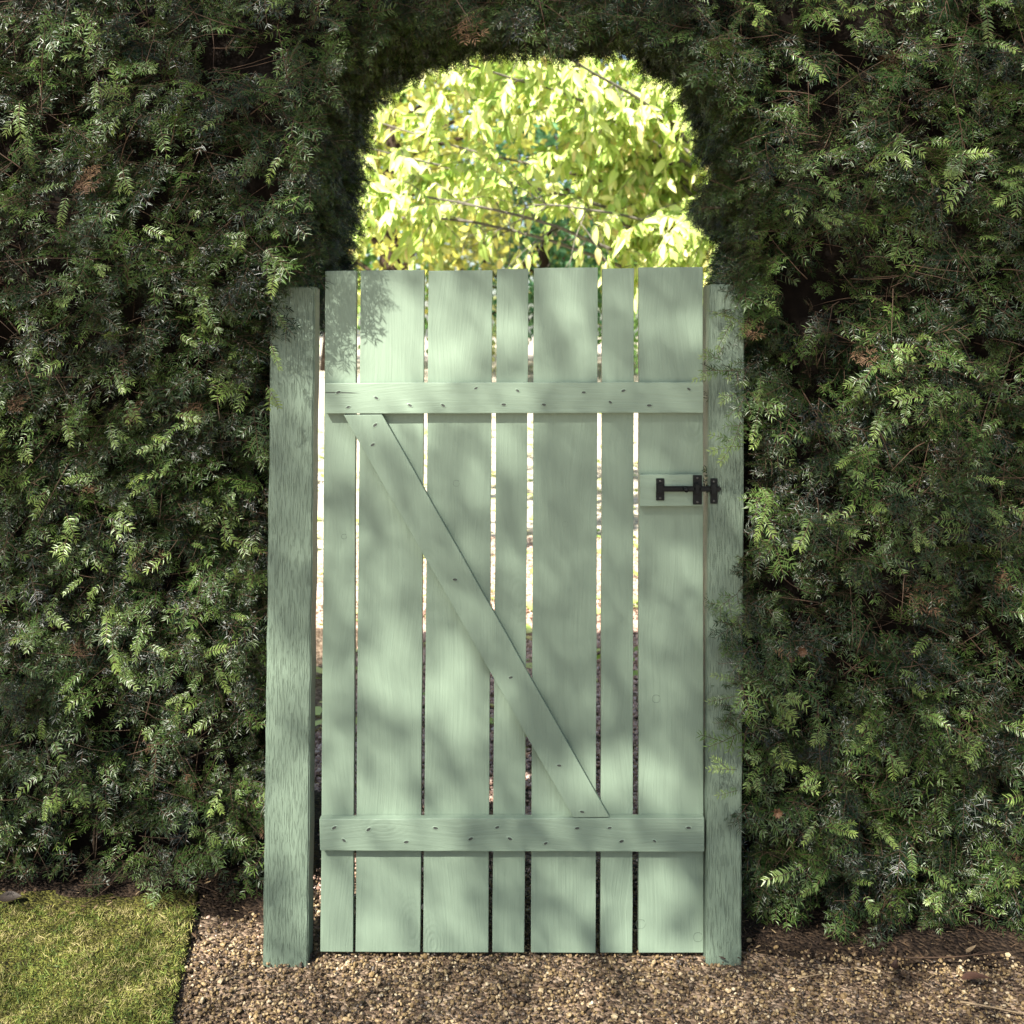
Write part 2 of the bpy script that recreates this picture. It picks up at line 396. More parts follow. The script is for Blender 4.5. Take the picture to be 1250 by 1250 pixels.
# knot rings standing in the paint
M_knot = simple('knot_line', (0.06, 0.085, 0.06), .6)
BD = [o for o in GATE.children if o.name.startswith('board')]
for px_, py_, rr_, bi in ((801, 853, .0095, 6), (782, 1128, .011, 6), (852, 1144, .011, 6), (557, 590, .0075, 2), (420, 655, .006, 0), (667, 826, .009, 4), (690, 640, .007, 4)):
    t = Tri(); th = np.linspace(.5, 2 * math.pi + .1, 26); t.tube(np.stack([rr_ * np.cos(th), 0 * th, rr_ * 1.05 * np.sin(th) + .0006 * np.sin(3 * th)], 1), .00045, .0003, 4)
    p = P(px_, py_, -.0006); link('knot', t.mesh('knot', M_knot), None, BD[bi], p - BD[bi].location - GATE.location)
# the split at the left end of the top rail
bm = bmesh.new(); pts = [(397.2, 479.3), (410, 479.0), (425, 479.4), (439, 479.8)]
up = [bm.verts.new(P(x, y - (.5 if i < 3 else .05), YR - .0008)) for i, (x, y) in enumerate(pts)]; dn = [bm.verts.new(P(x, y + (.4 if i < 3 else .05), YR - .0008)) for i, (x, y) in enumerate(pts)]
for i in range(3): bm.faces.new((up[i], dn[i], dn[i + 1], up[i + 1]))
ck = link('split', from_bm('split', bm, M_rust), None, RT); ck.location = -RT.location - GATE.location
# latch block and sliding bolt
LB = slab('latch_block', [P(781, 579.5, YR), P(858.5, 579, YR), P(858.5, 618, YR), P(781, 618.3, YR)], TR, M_rail, GATE, axis=0)
LB['label'] = 'short green block carrying the bolt'
BOLT = bpy.data.objects.new('sliding_bolt', None); COL.objects.link(BOLT); BOLT.parent = GATE
YB = YR - 0.0015
BOLT.location = P(836, 597, YB) - GATE.location; BOLT['label'] = 'black iron sliding bolt with two plates'
def ibox(name, x0, x1, y0, y1, yf, dep, par, wpar, mat=M_iron, bev=0.0008):
    a = P(x0, y0, yf); b = P(x1, y1, yf); c = (a + b) / 2 + Vector((0, dep / 2, 0)); bm = bmesh.new()
    bmesh.ops.create_cube(bm, size=1, matrix=Matrix.Diagonal((b.x - a.x, dep, a.z - b.z, 1)))
    bmesh.ops.bevel(bm, geom=bm.edges[:], offset=bev, segments=2, affect='EDGES')
    return link(name, from_bm(name, bm, mat), None, par, c - wpar)
bw = BOLT.location + GATE.location
plA = ibox('plate', 801, 811, 584, 611, YB - .003, .0028, BOLT, bw)
plB = ibox('guide_plate', 846, 857, 580, 616, YB - .003, .0028, BOLT, bw)
def cyl(name, p0, p1, r, par, wpar, mat=M_iron, k=14):
    t = Tri(); c = (Vector(p0) + Vector(p1)) / 2; t.tube([np.array(Vector(p0) - c), np.array(Vector(p1) - c)], r, r, k); return link(name, t.mesh(name, mat), None, par, c - wpar)
bar = ibox('bar', 803, 880.5, 593.8, 600.4, YB - .0135, .010, BOLT, bw, bev=.003)
ibox('guide', 847.5, 855.5, 590.5, 603.5, YB - .0165, .0140, BOLT, bw, bev=.003)
ibox('guide', 802, 810, 591.5, 602.5, YB - .0160, .0135, BOLT, bw, bev=.003)
kb = P(836.5, 597, YB - .013); cyl('knob', kb, kb + Vector((0, -.02, 0)), .0055, BOLT, bw)
def screw_mesh():
    t = Tri(); k = 12; th = np.arange(k) * 2 * math.pi / k
    V = np.concatenate([np.stack([r * np.cos(th), np.full(k, d), r * np.sin(th)], 1) for r, d in ((.0032, .0004), (.0027, -.0008), (.0012, -.0011))]); F = []
    for i in range(2):
        for j in range(k):
            a, b = i * k + j, i * k + (j + 1) % k; F += [(a, b, b + k), (a, b + k, a + k)]
    for j in range(1, k - 1): F.append((2 * k, 2 * k + j, 2 * k + j + 1))
    t.add(V, F); return t.mesh('screw', M_screw)
SM = screw_mesh()
for x, y in ((806, 587.5), (806, 608), (851.5, 583.5), (851.5, 613)): link('screw', SM, None, BOLT, P(x, y, YB - .0035) - bw)
# posts
def post(name, q, dep, label):
    tl, tr, br, bl = [P(x, y, -0.028) for x, y in q]; bl.z = br.z = -0.08
    c = (bl + br) / 2; c.z = 0
    bm = bmesh.new(); n = 40; rows = []
    for i in range(n + 1):
        t = i / n; l = tl.lerp(bl, t); r = tr.lerp(br, t)
        J = lambda s=.0011: Vector((random.uniform(-s, s), random.uniform(-s, s), 0))
        a, b = J(), J()
        rows.append([bm.verts.new(p - c) for p in (l + a, l.lerp(r, .5) + J(.0005), r + b, r + b + Vector((0, dep, 0)), l + a + Vector((0, dep, 0)))])
    for a, b in zip(rows, rows[1:]):
        for k in range(5): bm.faces.new((a[k], a[(k + 1) % 5], b[(k + 1) % 5], b[k]))
    bm.faces.new(rows[0][::-1]); bm.faces.new(rows[-1]); bmesh.ops.recalc_face_normals(bm, faces=bm.faces)
    bmesh.ops.bevel(bm, geom=[e for e in bm.edges if e.calc_face_angle(0) > .9], offset=.003, segments=2, affect='EDGES')
    o = link(name, from_bm(name, bm, M_post), None, None, c)
    return tag(o, label, 'post', 'gate posts')
PL = post('gate_post', [(331, 350), (384.5, 350), (375, 1184), (320, 1184)], .072, 'rough sage green timber post to the left of the gate')
PR = post('gate_post', [(866.5, 347), (909, 347), (904.5, 1182), (861.5, 1182)], .10, 'rough sage green timber post beside the bolt, right of the gate')
kp = ibox('keeper', 867.3, 876, 584, 615, -.0325, .0035, PR, PR.location); kp['label'] = 'black iron keeper plate taking the bolt'
o = ibox('keeper_loop', 868.2, 875, 590.5, 603.5, -.0440, .0110, PR, PR.location, bev=.002)
for y in (588, 611.5): link('screw', SM, None, PR, P(871.5, y, -.0332) - PR.location)

# ================================================================== the hedge
def needles(t, p, fwd, side, upv, L, wid, ang, lift, age):
    "yew needles as folded strips; arrays of n"
    n = len(p); ca = np.cos(ang)[:, None]; sa = np.sin(ang)[:, None]
    d = ca * fwd + sa * side; d /= np.linalg.norm(d, axis=1)[:, None]
    wv = np.cross(d, upv); wv /= np.linalg.norm(wv, axis=1)[:, None] + 1e-9
    d2 = d + 0.35 * fwd * sa - lift[:, None] * upv; d2 /= np.linalg.norm(d2, axis=1)[:, None]
    L = L[:, None]; h = wid[:, None] / 2
    b0 = p - wv * h * .5; b1 = p + wv * h * .5
    mid = p + d * L * .5; m0 = mid - wv * h + upv * h * .25; m1 = mid + wv * h + upv * h * .25; mc = mid
    tip = mid + d2 * L * .5
    V = np.stack([b0, b1, m0, mc, m1, tip], 1).reshape(-1, 3); o = np.arange(n)[:, None] * 6
    F = np.concatenate([o + np.array([0, 3, 2]), o + np.array([0, 1, 3]), o + np.array([1, 4, 3]), o + np.array([2, 3, 5]), o + np.array([3, 4, 5])])
    t.add(V, F, np.repeat(age, 6))
def stem_curve(p0, d0, L, m, droop, g, up):
    pts = [np.array(p0, float)]; d = np.array(d0, float)
    for i in range(m):
        d = d - droop * up / m + g.normal(0, .05, 3); d /= np.linalg.norm(d); pts.append(pts[-1] + d * L / m)
    return np.array(pts)
def sprig(tn, ts, p0, d0, L, g, up, nl, age0, age1, droop=.5, dens=330, wild=.32):
    pts = stem_curve(p0, d0, L, 6, droop, g, up)
    ts.tube(pts, .0011, .0006, 3)
    n = int(L * dens); s = np.sort(g.random(n)) * .93 + .07; u = s * 6; i = np.minimum(u.astype(int), 5); f = (u - i)[:, None]
    p = pts[i] * (1 - f) + pts[i + 1] * f; fw = pts[i + 1] - pts[i]; fw /= np.linalg.norm(fw, axis=1)[:, None]
    sd = np.cross(np.broadcast_to(up, fw.shape), fw); sd /= np.linalg.norm(sd, axis=1)[:, None] + 1e-9
    upv = np.cross(fw, sd); sg = np.where(np.arange(n) % 2, 1.0, -1.0)[:, None]
    roll = g.normal(0, wild, n)[:, None]
    side = sg * sd * np.cos(roll) + upv * np.sin(roll)
    ang = np.radians(g.normal(66, 9 + 5 * (wild > .4), n)) * (1 - .55 * np.clip((s - .8) / .2, 0, 1))
    ln = nl * (1 - .45 * np.abs(s - .5) ** 1.5 * 2) * g.uniform(.75, 1.12, n)
    needles(tn, p, fw, side, upv, ln, g.uniform(.0022, .0030, n), ang, g.uniform(-.1, .5, n), age0 + (age1 - age0) * s ** 2)
    return pts
UPZ = np.array([0, 0, 1.0])
def two_mat(name, tn, ts, mat):
    V = np.concatenate(tn.V + ts.V); F = np.concatenate([f for f in tn.F] + [f + tn.n for f in ts.F])
    A = np.concatenate(tn.A + ts.A); nf = sum(len(f) for f in tn.F)
    me = mesh_np(name, V, F, mat, True, {'young': A}); me.materials.append(M_twig)
    mi = np.zeros(len(F), np.int32); mi[nf:] = 1; me.polygons.foreach_set('material_index', mi)
    return me
def branchlet(name, g, mat, young):
    tn, ts = Tri(), Tri(); L = g.uniform(.09, .14)
    pts = sprig(tn, ts, (0, 0, 0), (1, 0, .1), L, g, UPZ, g.uniform(.024, .031), 0, young, .45, 225, .26)
    k = int(g.integers(4, 7)); sgn = 1
    for j in range(k):
        f = .12 + .75 * j / k; i = int(f * 6); p = pts[i]; d = pts[i + 1] - pts[i]; d /= np.linalg.norm(d)
        a = sgn * R(g.uniform(32, 58)); sgn = -sgn
        sd = np.array([-d[1], d[0], 0]); sd /= np.linalg.norm(sd)
        dd = d * math.cos(a) + sd * math.sin(a) + UPZ * g.normal(0, .18)
        sprig(tn, ts, p, dd / np.linalg.norm(dd), g.uniform(.04, .075) * (1.15 - .5 * f), g, UPZ, g.uniform(.022, .028), 0, young * g.uniform(.3, 1), .4, 265, .26)
    return two_mat(name, tn, ts, mat)
g = np.random.default_rng(21)
OLD = [branchlet('yew_branchlet', g, M_needle, y) for y in (0, .1, .2, .35, .5, .8, .25)] + [branchlet('young_yew_branchlet', g, M_young, .4)] + [branchlet('yew_branchlet', g, M_needle, y) for y in (.02, .3, .6)] + [branchlet('dead_yew_branchlet', g, M_dead, 0)]
YOUNG = []
for i in range(14):
    tn, ts = Tri(), Tri(); L = g.uniform(.07, .125)
    pts = sprig(tn, ts, (0, 0, 0), (1, 0, .25), L, g, UPZ, g.uniform(.021, .028), 0, g.uniform(.2, 1), g.uniform(.4, 1.2), 380)
    if i % 3 == 0: sprig(tn, ts, pts[2], (.7, .7 if i % 2 else -.7, 0), L * .6, g, UPZ, .024, 0, .7, .7, 360)
    YOUNG.append(two_mat('sprig', tn, ts, M_young))
DEAD = []
for i in range(3):
    tn, ts = Tri(), Tri(); sprig(tn, ts, (0, 0, 0), (1, 0, .1), .07, g, UPZ, .016, 0, 0, .8, 180); DEAD.append(two_mat('dead_sprig', tn, ts, M_dead))

FRONT = np.array([(-.63, 0), (-.625, .5), (-.62, 1.0), (-.60, 1.40), (-.56, 1.60), (-.465, 1.73), (-.45, 1.90), (-.435, 2.06), (-.39, 2.17), (-.28, 2.25), (-.13, 2.265), (.12, 2.265), (.31, 2.25), (.43, 2.19), (.495, 2.05), (.53, 1.96), (.475, 1.88), (.53, 1.79), (.515, 1.68), (.53, 1.5), (.52, 1.2), (.525, .9), (.54, .5), (.575, 0)])
BACK = np.array([(-.66, 0), (-.66, .5), (-.66, 1.0), (-.65, 1.40), (-.56, 1.58), (-.47, 1.70), (-.455, 1.90), (-.44, 2.08), (-.40, 2.23), (-.27, 2.325), (-.08, 2.37), (.15, 2.37), (.37, 2.36), (.49, 2.27), (.56, 2.11), (.61, 2.0), (.545, 1.90), (.62, 1.80), (.60, 1.69), (.645, 1.55), (.66, 1.2), (.66, .9), (.66, .5), (.66, 0)])
YBK = 0.72
def outline(s, t):
    "s along the opening 0..1, t depth 0 front..1 back"
    O = FRONT[None] * (1 - t)[:, None, None] + BACK[None] * t[:, None, None]
    u = np.clip(s, 0, .99999) * (len(FRONT) - 1); i = u.astype(int); f = (u - i)[:, None]; k = np.arange(len(s))
    return O[k, i] * (1 - f) + O[k, i + 1] * f
n1, n2, n3, n4 = VN(31), VN(32), VN(33), VN(34)
def yfront(x, z):
    lt = np.interp(z, [0, .15, .6, 1.2, 1.6, 3.2], [.24, .17, .10, .04, -.14, -.22]); rt = np.interp(z, [0, .12, .3, .7, 3.2], [.06, .0, -.08, -.14, -.17])
    f = np.clip((x + .45) / .9, 0, 1); f = f * f * (3 - 2 * f)
    y = lt * (1 - f) + rt * f
    y = y - .13 * np.exp(-((x + .54) / .16) ** 2 - ((z - 1.98) / .26) ** 2)      # the hedge bulges over the left post
    return y + .07 * (n1(x * 3.1 + 9, z * 3.1) - .5) + .06 * (n2(x * 8, z * 8) - .5)
def in_open(x, z, grow=0.0):
    "inside the front outline of the opening"
    L = FRONT[:11]; Rr = FRONT[11:][::-1]
    xl = np.interp(z, L[:, 1], L[:, 0]) - grow; xr = np.interp(z, Rr[:, 1], Rr[:, 0]) + grow
    return (x > xl) & (x < xr) & (z < 2.26 + grow)
HEDGE = empty('yew_hedge', (0, .3, 0)); tag(HEDGE, 'tall clipped dark green yew hedge with an arched opening round the gate', 'hedge')
HL = Vector(HEDGE.location)
pos, dirs, ups, pick, scl = [], [], [], [], []
XW, ZT = 1.95, 2.52
def zmin(x): return np.where(x < 0, np.where(x < -.95, .07, .05), .03) + .10 * n3(x * 7, x * 0 + 2.3)
def face_points(n, d0, d1, g, hole=0.0):
    x = g.uniform(-XW, XW, n); z = g.uniform(.05, ZT, n)
    h = n3(x * 4.2, z * 4.2) * .6 + n4(x * 11, z * 11) * .4
    k = ~in_open(x, z, .0) & (z > zmin(x)) & (h > hole + g.normal(0, .05, n))
    x, z = x[k], z[k]; dep = g.uniform(d0, d1, len(x)); return x, z, dep
# body foliage of the front face: three layers
for cnt, d0, d1, hole in ((4000, .09, .16, .0), (5000, .04, .11, .30), (4200, .0, .06, .40)):
    x, z, dep = face_points(cnt, d0, d1, g, hole); m = len(x)
    y = yfront(x, z) + dep + .03
    th = g.uniform(0, 2 * math.pi, m)
    dx = np.cos(th) * .85; dz = np.sin(th) * .55 - .18
    d = np.stack([dx, -g.uniform(.1, .9, m), dz], 1)
    up = np.stack([g.normal(-.1, .35, m), -g.uniform(.3, 1.2, m), g.uniform(.3, 1.1, m)], 1)
    pos.append(np.stack([x, y, z], 1)); dirs.append(d); ups.append(up); scl.append(g.uniform(.45, .95, m))
    pk = g.choice(12, m, p=[.13, .12, .11, .11, .09, .07, .10, .025, .10, .085, .055, .005]); pick.append(pk)
# sides and crown of the opening, then the back of the hedge (thinner)
m = 11000; s = .16 + .68 * g.random(m); s[:3600] = g.random(3600); t = g.random(m) ** .7
c0 = outline(s, t); c1 = outline(np.clip(s + .01, 0, 1), t); c_1 = outline(np.clip(s - .01, 0, 1), t)
tg = c1 - c_1; tg /= np.linalg.norm(tg, axis=1)[:, None] + 1e-9; nrm = np.stack([tg[:, 1], -tg[:, 0]], 1)   # into the opening
dep = g.uniform(.02, .10, m) + .03 * n2(s * 60, t * 3); yy = -.06 + t * (YBK + .04)
pp = np.stack([c0[:, 0] - nrm[:, 0] * dep, yy, c0[:, 1] - nrm[:, 1] * dep], 1)
k = pp[:, 2] > .08
k &= ~((pp[:, 2] < 1.66) & (yy < .16) & (np.abs(pp[:, 0]) < .585))
k &= ~((pp[:, 2] < 1.45) & (yy < yfront(pp[:, 0], pp[:, 2])))
d = np.stack([nrm[:, 0] * .55 + g.normal(0, .35, m), g.normal(-.15, .55, m), nrm[:, 1] * .45 + g.normal(-.3, .35, m)], 1)
up = np.stack([nrm[:, 0] * .6 + g.normal(0, .3, m), g.normal(-.4, .3, m), nrm[:, 1] * .3 + g.uniform(.2, 1, m)], 1)
pos.append(pp[k]); dirs.append(d[k]); ups.append(up[k]); scl.append(g.uniform(.38, .68, m)[k]); pick.append(g.choice(7, m)[k])
m = 1600; x = g.uniform(-XW, XW, m); z = g.uniform(.1, ZT, m); k = ~in_open(x, z, .06) & ~((x > -.62) & (x < .74) & (z < 2.56))
pos.append(np.stack([x, np.full(m, YBK - .02), z], 1)[k]); dirs.append(np.stack([g.normal(0, .8, m), g.uniform(.3, 1, m), g.normal(-.2, .6, m)], 1)[k])
ups.append(np.stack([g.normal(0, .3, m), np.full(m, .6), np.full(m, .8)], 1)[k]); scl.append(g.uniform(.9, 1.3, m)[k]); pick.append(g.choice(7, m)[k])
pos, dirs, ups = map(np.concatenate, (pos, dirs, ups)); scl = np.concatenate(scl); pick = np.concatenate(pick)
Dp = pos[:, 1] + CD; qx = 625 + pos[:, 0] / Dp * FP; qy = HZ - (pos[:, 2] - CH) / Dp * FP
kk = ~((pos[:, 1] < 0) & (qx > 830) & (qx < 925) & (qy > 530) & (qy < 645))          # cut back round the bolt
pos, dirs, ups, scl, pick = pos[kk], dirs[kk], ups[kk], scl[kk], pick[kk]
print('branchlets', len(pos), 'tris each', [len(q.polygons) for q in OLD])
scatter('foliage', pos - np.array(HL), frame_euler(dirs, ups), scl, pick, OLD, HEDGE)
# added dark shell that keeps the hedge opaque and stands for its shaded inside
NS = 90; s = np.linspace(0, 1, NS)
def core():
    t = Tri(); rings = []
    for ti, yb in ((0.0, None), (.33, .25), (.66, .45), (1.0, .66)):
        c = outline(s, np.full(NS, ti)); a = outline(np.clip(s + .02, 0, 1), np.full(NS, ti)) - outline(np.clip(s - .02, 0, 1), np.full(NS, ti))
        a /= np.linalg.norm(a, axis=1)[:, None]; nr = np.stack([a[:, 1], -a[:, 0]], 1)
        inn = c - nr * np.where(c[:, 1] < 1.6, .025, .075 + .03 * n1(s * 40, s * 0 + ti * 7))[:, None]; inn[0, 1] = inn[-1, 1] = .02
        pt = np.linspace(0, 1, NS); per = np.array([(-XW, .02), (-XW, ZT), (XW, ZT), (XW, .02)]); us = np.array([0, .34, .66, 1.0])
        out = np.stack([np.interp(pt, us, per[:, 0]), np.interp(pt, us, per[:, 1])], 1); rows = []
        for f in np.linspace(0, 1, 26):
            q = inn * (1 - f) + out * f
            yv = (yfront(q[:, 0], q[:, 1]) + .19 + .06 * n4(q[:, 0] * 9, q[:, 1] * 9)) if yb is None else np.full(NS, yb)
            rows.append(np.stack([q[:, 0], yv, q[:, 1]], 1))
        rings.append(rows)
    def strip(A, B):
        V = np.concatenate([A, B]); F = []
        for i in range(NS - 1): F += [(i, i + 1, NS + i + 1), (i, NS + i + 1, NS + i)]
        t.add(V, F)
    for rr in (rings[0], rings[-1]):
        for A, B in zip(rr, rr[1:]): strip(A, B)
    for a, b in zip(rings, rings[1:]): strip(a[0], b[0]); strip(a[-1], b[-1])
    return t.mesh('inner_dark_shell', M_core)
link('inner_dark_shell', core(), None, HEDGE, -HL)
# twigs seen in the gaps
tw = Tri()
for i in range(2600):
    x = g.uniform(-1.5, 1.5); z = g.uniform(.04, 2.75)
    if in_open(np.array([x]), np.array([z]), .02)[0] or (abs(x) < .70 and z < 1.75): continue
    y = float(yfront(np.array([x]), np.array([z]))[0]) + g.uniform(.03, .16)
    a = g.uniform(0, 2 * math.pi); L = g.uniform(.05, .2)
    p = stem_curve((x, y, z), (math.cos(a), g.normal(-.15, .3), math.sin(a) * .7 + .1), L, 5, .3, g, UPZ * g.normal(0, 1)); r = g.uniform(.0006, .0016)
    tw.tube(p, r, r * .5, 4)
tag(link('twigs', tw.mesh('twigs', M_twig), None, HEDGE, -HL), kind='stuff')
# stouter limbs, each its own part
for i in range(44):
    x = g.uniform(-1.4, 1.4); z = abs(g.normal(0, 1.0)) % 2.6 if i % 2 else g.uniform(.02, .4)
    if in_open(np.array([x]), np.array([z]), .1)[0] or abs(x) < .80: continue
    y = float(yfront(np.array([x]), np.array([z]))[0]) + g.uniform(.07, .15)
    t = Tri(); L = g.uniform(.12, .30); p = stem_curve((0, 0, 0), (g.normal(0, .9), g.normal(-.05, .2), g.uniform(.2, 1)), L, 8, 0, g, UPZ)
    r = g.uniform(.002, .0055); t.tube(p, r, r * .45, 6)
    q = stem_curve(p[4], (g.normal(0, 1), -.3, g.normal(0, .7)), L * .5, 5, 0, g, UPZ); t.tube(q, r * .5, r * .2, 5)
    link('branch', t.mesh('branch', M_bark), None, HEDGE, Vector((x, y, z)) - HL)
for i, x in enumerate((-1.75, -1.36, -1.02, -.72, .74, 1.05, 1.40, 1.78)):
    t = Tri(); p = stem_curve((0, 0, -.03), (g.normal(0, .12), 0, 1), 2.5, 14, 0, g, UPZ * 0); p[:, :2] *= .3
    rad = np.linspace(.035, .012, len(p)); rad[0] = .055; t.tube(p, 0, 0, 8, None, rad); link('trunk', t.mesh('trunk', M_bark), None, HEDGE, Vector((x, .50, 0)) - HL)
# the shoots that show largest, each its own part
cnt = 0
def put_sprig(p, d, up, s, me):
    e = frame_euler(np.array([d], float), np.array([up], float))[0]
    o = link('sprig', me, None, HEDGE, Vector(p) - HL); o.rotation_euler = [float(v) for v in e]; o.scale = (s, s, s)
# a few that the photograph shows against posts and gate
for px, py, yy_, dx, dz in ((868, 440, -.10, -1, .25), (872, 452, -.10, -1, -.3), (876, 538, -.09, -.9, .4), (892, 545, -.10, -1, -.1), (885, 830, -.10, -1, .3), (884, 850, -.10, -1, -.2), (886, 940, -.09, -1, .1), (887, 965, -.09, -1, -.2), (322, 985, .0, .9, .6), (330, 885, .0, .9, .2), (352, 380, -.12, .4, -1), (345, 420, -.12, .3, -1), (340, 470, -.12, .5, -.9), (880, 395, -.1, -.7, -.7), (885, 480, -.1, -.9, -.5)):
    p = P(px + (14 if dx < 0 else -14), py, yy_); put_sprig(p, (dx, -.2, dz), (.1 * dx, -1, .5), g.uniform(.6, .85), YOUNG[cnt % len(YOUNG)]); cnt += 1
while cnt < 300:
    x = g.uniform(-1.28, 1.28); z = g.uniform(.12, 2.38)
    if in_open(np.array([x]), np.array([z]), .04)[0] or z < float(zmin(np.array([x]))[0]) + .03: continue
    if n3(x * 4.2, z * 4.2) * .6 + n4(x * 11, z * 11) * .4 < .38: continue
    y = float(yfront(np.array([x]), np.array([z]))[0]) + g.uniform(-.015, .03)
    th = g.uniform(0, 2 * math.pi)
    put_sprig((x, y, z), (math.cos(th) * .9, -g.uniform(.2, .9), math.sin(th) * .6 - .4), (g.normal(-.1, .3), -1, g.uniform(.4, 1)), g.uniform(.5, .95), YOUNG[cnt % len(YOUNG)]); cnt += 1
for i in range(14):
    x = g.uniform(-1.25, 1.25); z = g.uniform(.12, 2.38)
    if in_open(np.array([x]), np.array([z]), .03)[0]: continue
    y = float(yfront(np.array([x]), np.array([z]))[0]) + .02
    e = frame_euler(np.array([[g.normal(), -.4, -.8]]), np.array([[0, -1, .6]]))[0]
    o = link('dead_sprig', DEAD[i % 3], None, HEDGE, Vector((x, y, z)) - HL); o.rotation_euler = [float(v) for v in e]
# two brown galls at the shoot tips
t = Tri()
for i in range(16):
    a = i * 2.4; r = .003 + .0006 * i; d = np.array([math.cos(a), -.9 + .05 * i, math.sin(a)]); d /= np.linalg.norm(d); s_ = np.cross(d, (0, 1, 0)); s_ /= np.linalg.norm(s_)
    b = d * .001; t.add([b - s_ * .0015, b + s_ * .0015, d * .007 + s_ * .003, d * .007 - s_ * .003, d * .014], [(0, 1, 2), (0, 2, 3), (3, 2, 4)])
gm = t.mesh('gall', M_dead)
for px, py in ((979, 795), (949, 992)): link('gall', gm, None, HEDGE, P(px, py, -.16) - HL)

# ================================================================== gravel, lawn, litter
def stone(g, mat):
    bm = bmesh.new(); bmesh.ops.create_icosphere(bm, subdivisions=1, radius=1)
    s = Vector((g.uniform(.8, 1.3), g.uniform(.65, 1), g.uniform(.4, .7)))
    for v in bm.verts: v.co = Vector((v.co.x * s.x, v.co.y * s.y, v.co.z * s.z)) * g.uniform(.85, 1.12)
    return from_bm('stone', bm, mat, False)
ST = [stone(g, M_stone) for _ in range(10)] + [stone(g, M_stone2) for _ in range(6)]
def edge_x(y): return P(205, 1250).x * 0 - .575 + (-(y + .24)) * .02 - .0  # replaced below
# lawn edge line: from its two ends in the view, on the ground
def gpt(px, py, z=0.0):
    D = (CH - z) * FP / (py - HZ); return Vector(((px - 625) * D / FP, D - CD, z))
LZ = 0.022
E0, E1 = gpt(236, 1112, LZ), gpt(204, 1250, LZ)
def lawn_x(y): return E0.x + (E1.x - E0.x) * (np.asarray(y) - E0.y) / (E1.y - E0.y)
pts = []
m = 42000; x = g.uniform(-1.25, 1.6, m); y = g.uniform(-.45, .5, m); k = x > lawn_x(y) + .006
# stones thin out over the soil beds
thin = np.where((x < -.56) & (y > .04), np.clip(1 - (y - .02) / .2, 0.0, 1), 1.0) * np.where(x > .5, np.clip(1 - (y + .04 + .06 * n1(x * 6, y)) / .16, .05, 1), 1.0)
k &= g.random(m) < thin
pts.append(np.stack([x[k], y[k], g.uniform(-.004, .008, k.sum())], 1)); sc = [(.0022 + .0045 * g.random(k.sum()) ** 1.6) * np.where(g.random(k.sum()) < .05, 1.5, 1)]
m = 26000; x = g.uniform(-.75, .8, m); y = g.uniform(.55, 3.0, m)
pts.append(np.stack([x, y, g.uniform(-.003, .006, m)], 1)); sc.append(g.uniform(.006, .011, m))
m = 16000; y = 3.0 + 2.6 * g.random(m) ** 2.2; x = g.uniform(-1.3, 1.5, m)
pts.append(np.stack([x, y, g.uniform(-.003, .006, m)], 1)); sc.append(g.uniform(.006, .012, m))
m = 16000; x = g.uniform(-1.25, 1.7, m); y = g.uniform(-2.4, -.55, m); k = x > lawn_x(y) + .006
pts.append(np.stack([x[k], y[k], g.uniform(-.003, .006, k.sum())], 1)); sc.append(g.uniform(.006, .010, k.sum()))
pts = np.concatenate(pts); n = len(pts)
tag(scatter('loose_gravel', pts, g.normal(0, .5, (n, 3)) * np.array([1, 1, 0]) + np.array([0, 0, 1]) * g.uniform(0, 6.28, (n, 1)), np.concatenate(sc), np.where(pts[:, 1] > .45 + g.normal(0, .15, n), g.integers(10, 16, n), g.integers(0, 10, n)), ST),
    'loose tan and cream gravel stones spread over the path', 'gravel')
# lawn
bm = bmesh.new(); ys = np.linspace(-2.6, E0.y + .10, 70); rows = []
lv = VN(44)
for yv in ys:
    row = []; xe = float(lawn_x(yv)) + .006 * (float(lv(yv * 30, 1)) - .5)
    for i, xv in enumerate(np.linspace(-3.2, 0, 60)):
        xx = xe + xv * (1 if xv < -.4 else 1)
        row.append(bm.verts.new((xx, yv, LZ - .006 + .012 * float(lv(xx * 12, yv * 12)) + .006 * (float(n4(xx * 30, yv * 30)) - .5))))
    row.append(bm.verts.new((xe + .004, yv, LZ - .012))); row.append(bm.verts.new((xe + .006, yv, -.02))); rows.append(row)
for a, b in zip(rows, rows[1:]):
    for i in range(len(a) - 1): bm.faces.new((a[i], a[i + 1], b[i + 1], b[i]))
tag(link('lawn', from_bm('lawn', bm, M_turf, True)), 'mossy lawn with a straight cut edge beside the gravel', 'lawn', kind='structure')
def tuft(g, hgt):
    t = Tri()
    for i in range(9):
        b = g.normal(0, .006, 3) * np.array([1, 1, 0]); h = hgt * g.uniform(.5, 1.1); a = g.uniform(0, 6.28); ln = g.uniform(.3, 1.6) * h
        dv = np.array([math.cos(a), math.sin(a), 0]); sv = np.array([-dv[1], dv[0], 0]) * g.uniform(.0005, .0009)
        m_ = b + dv * ln * .35 + UPZ * h * .6; e = b + dv * ln + UPZ * h * .85
        t.add([b - sv, b + sv, m_ - sv * .8, m_ + sv * .8, e], [(0, 1, 3), (0, 3, 2), (2, 3, 4)])
    return t.mesh('tuft', M_grass)
TF = [tuft(g, h) for h in (.004, .006, .006, .008, .005, .016)]
m = 17000; y = g.uniform(-.5, E0.y + .01, m); x = lawn_x(y) - g.random(m) ** 1.0 * 1.0 + .004
h = n2(x * 9, y * 9); k = g.random(m) < .35 + .65 * h
z = LZ - .004 + .012 * lv(x * 12, y * 12) - .002
z = z + .006 * (n4(x * 30, y * 30) - .5)
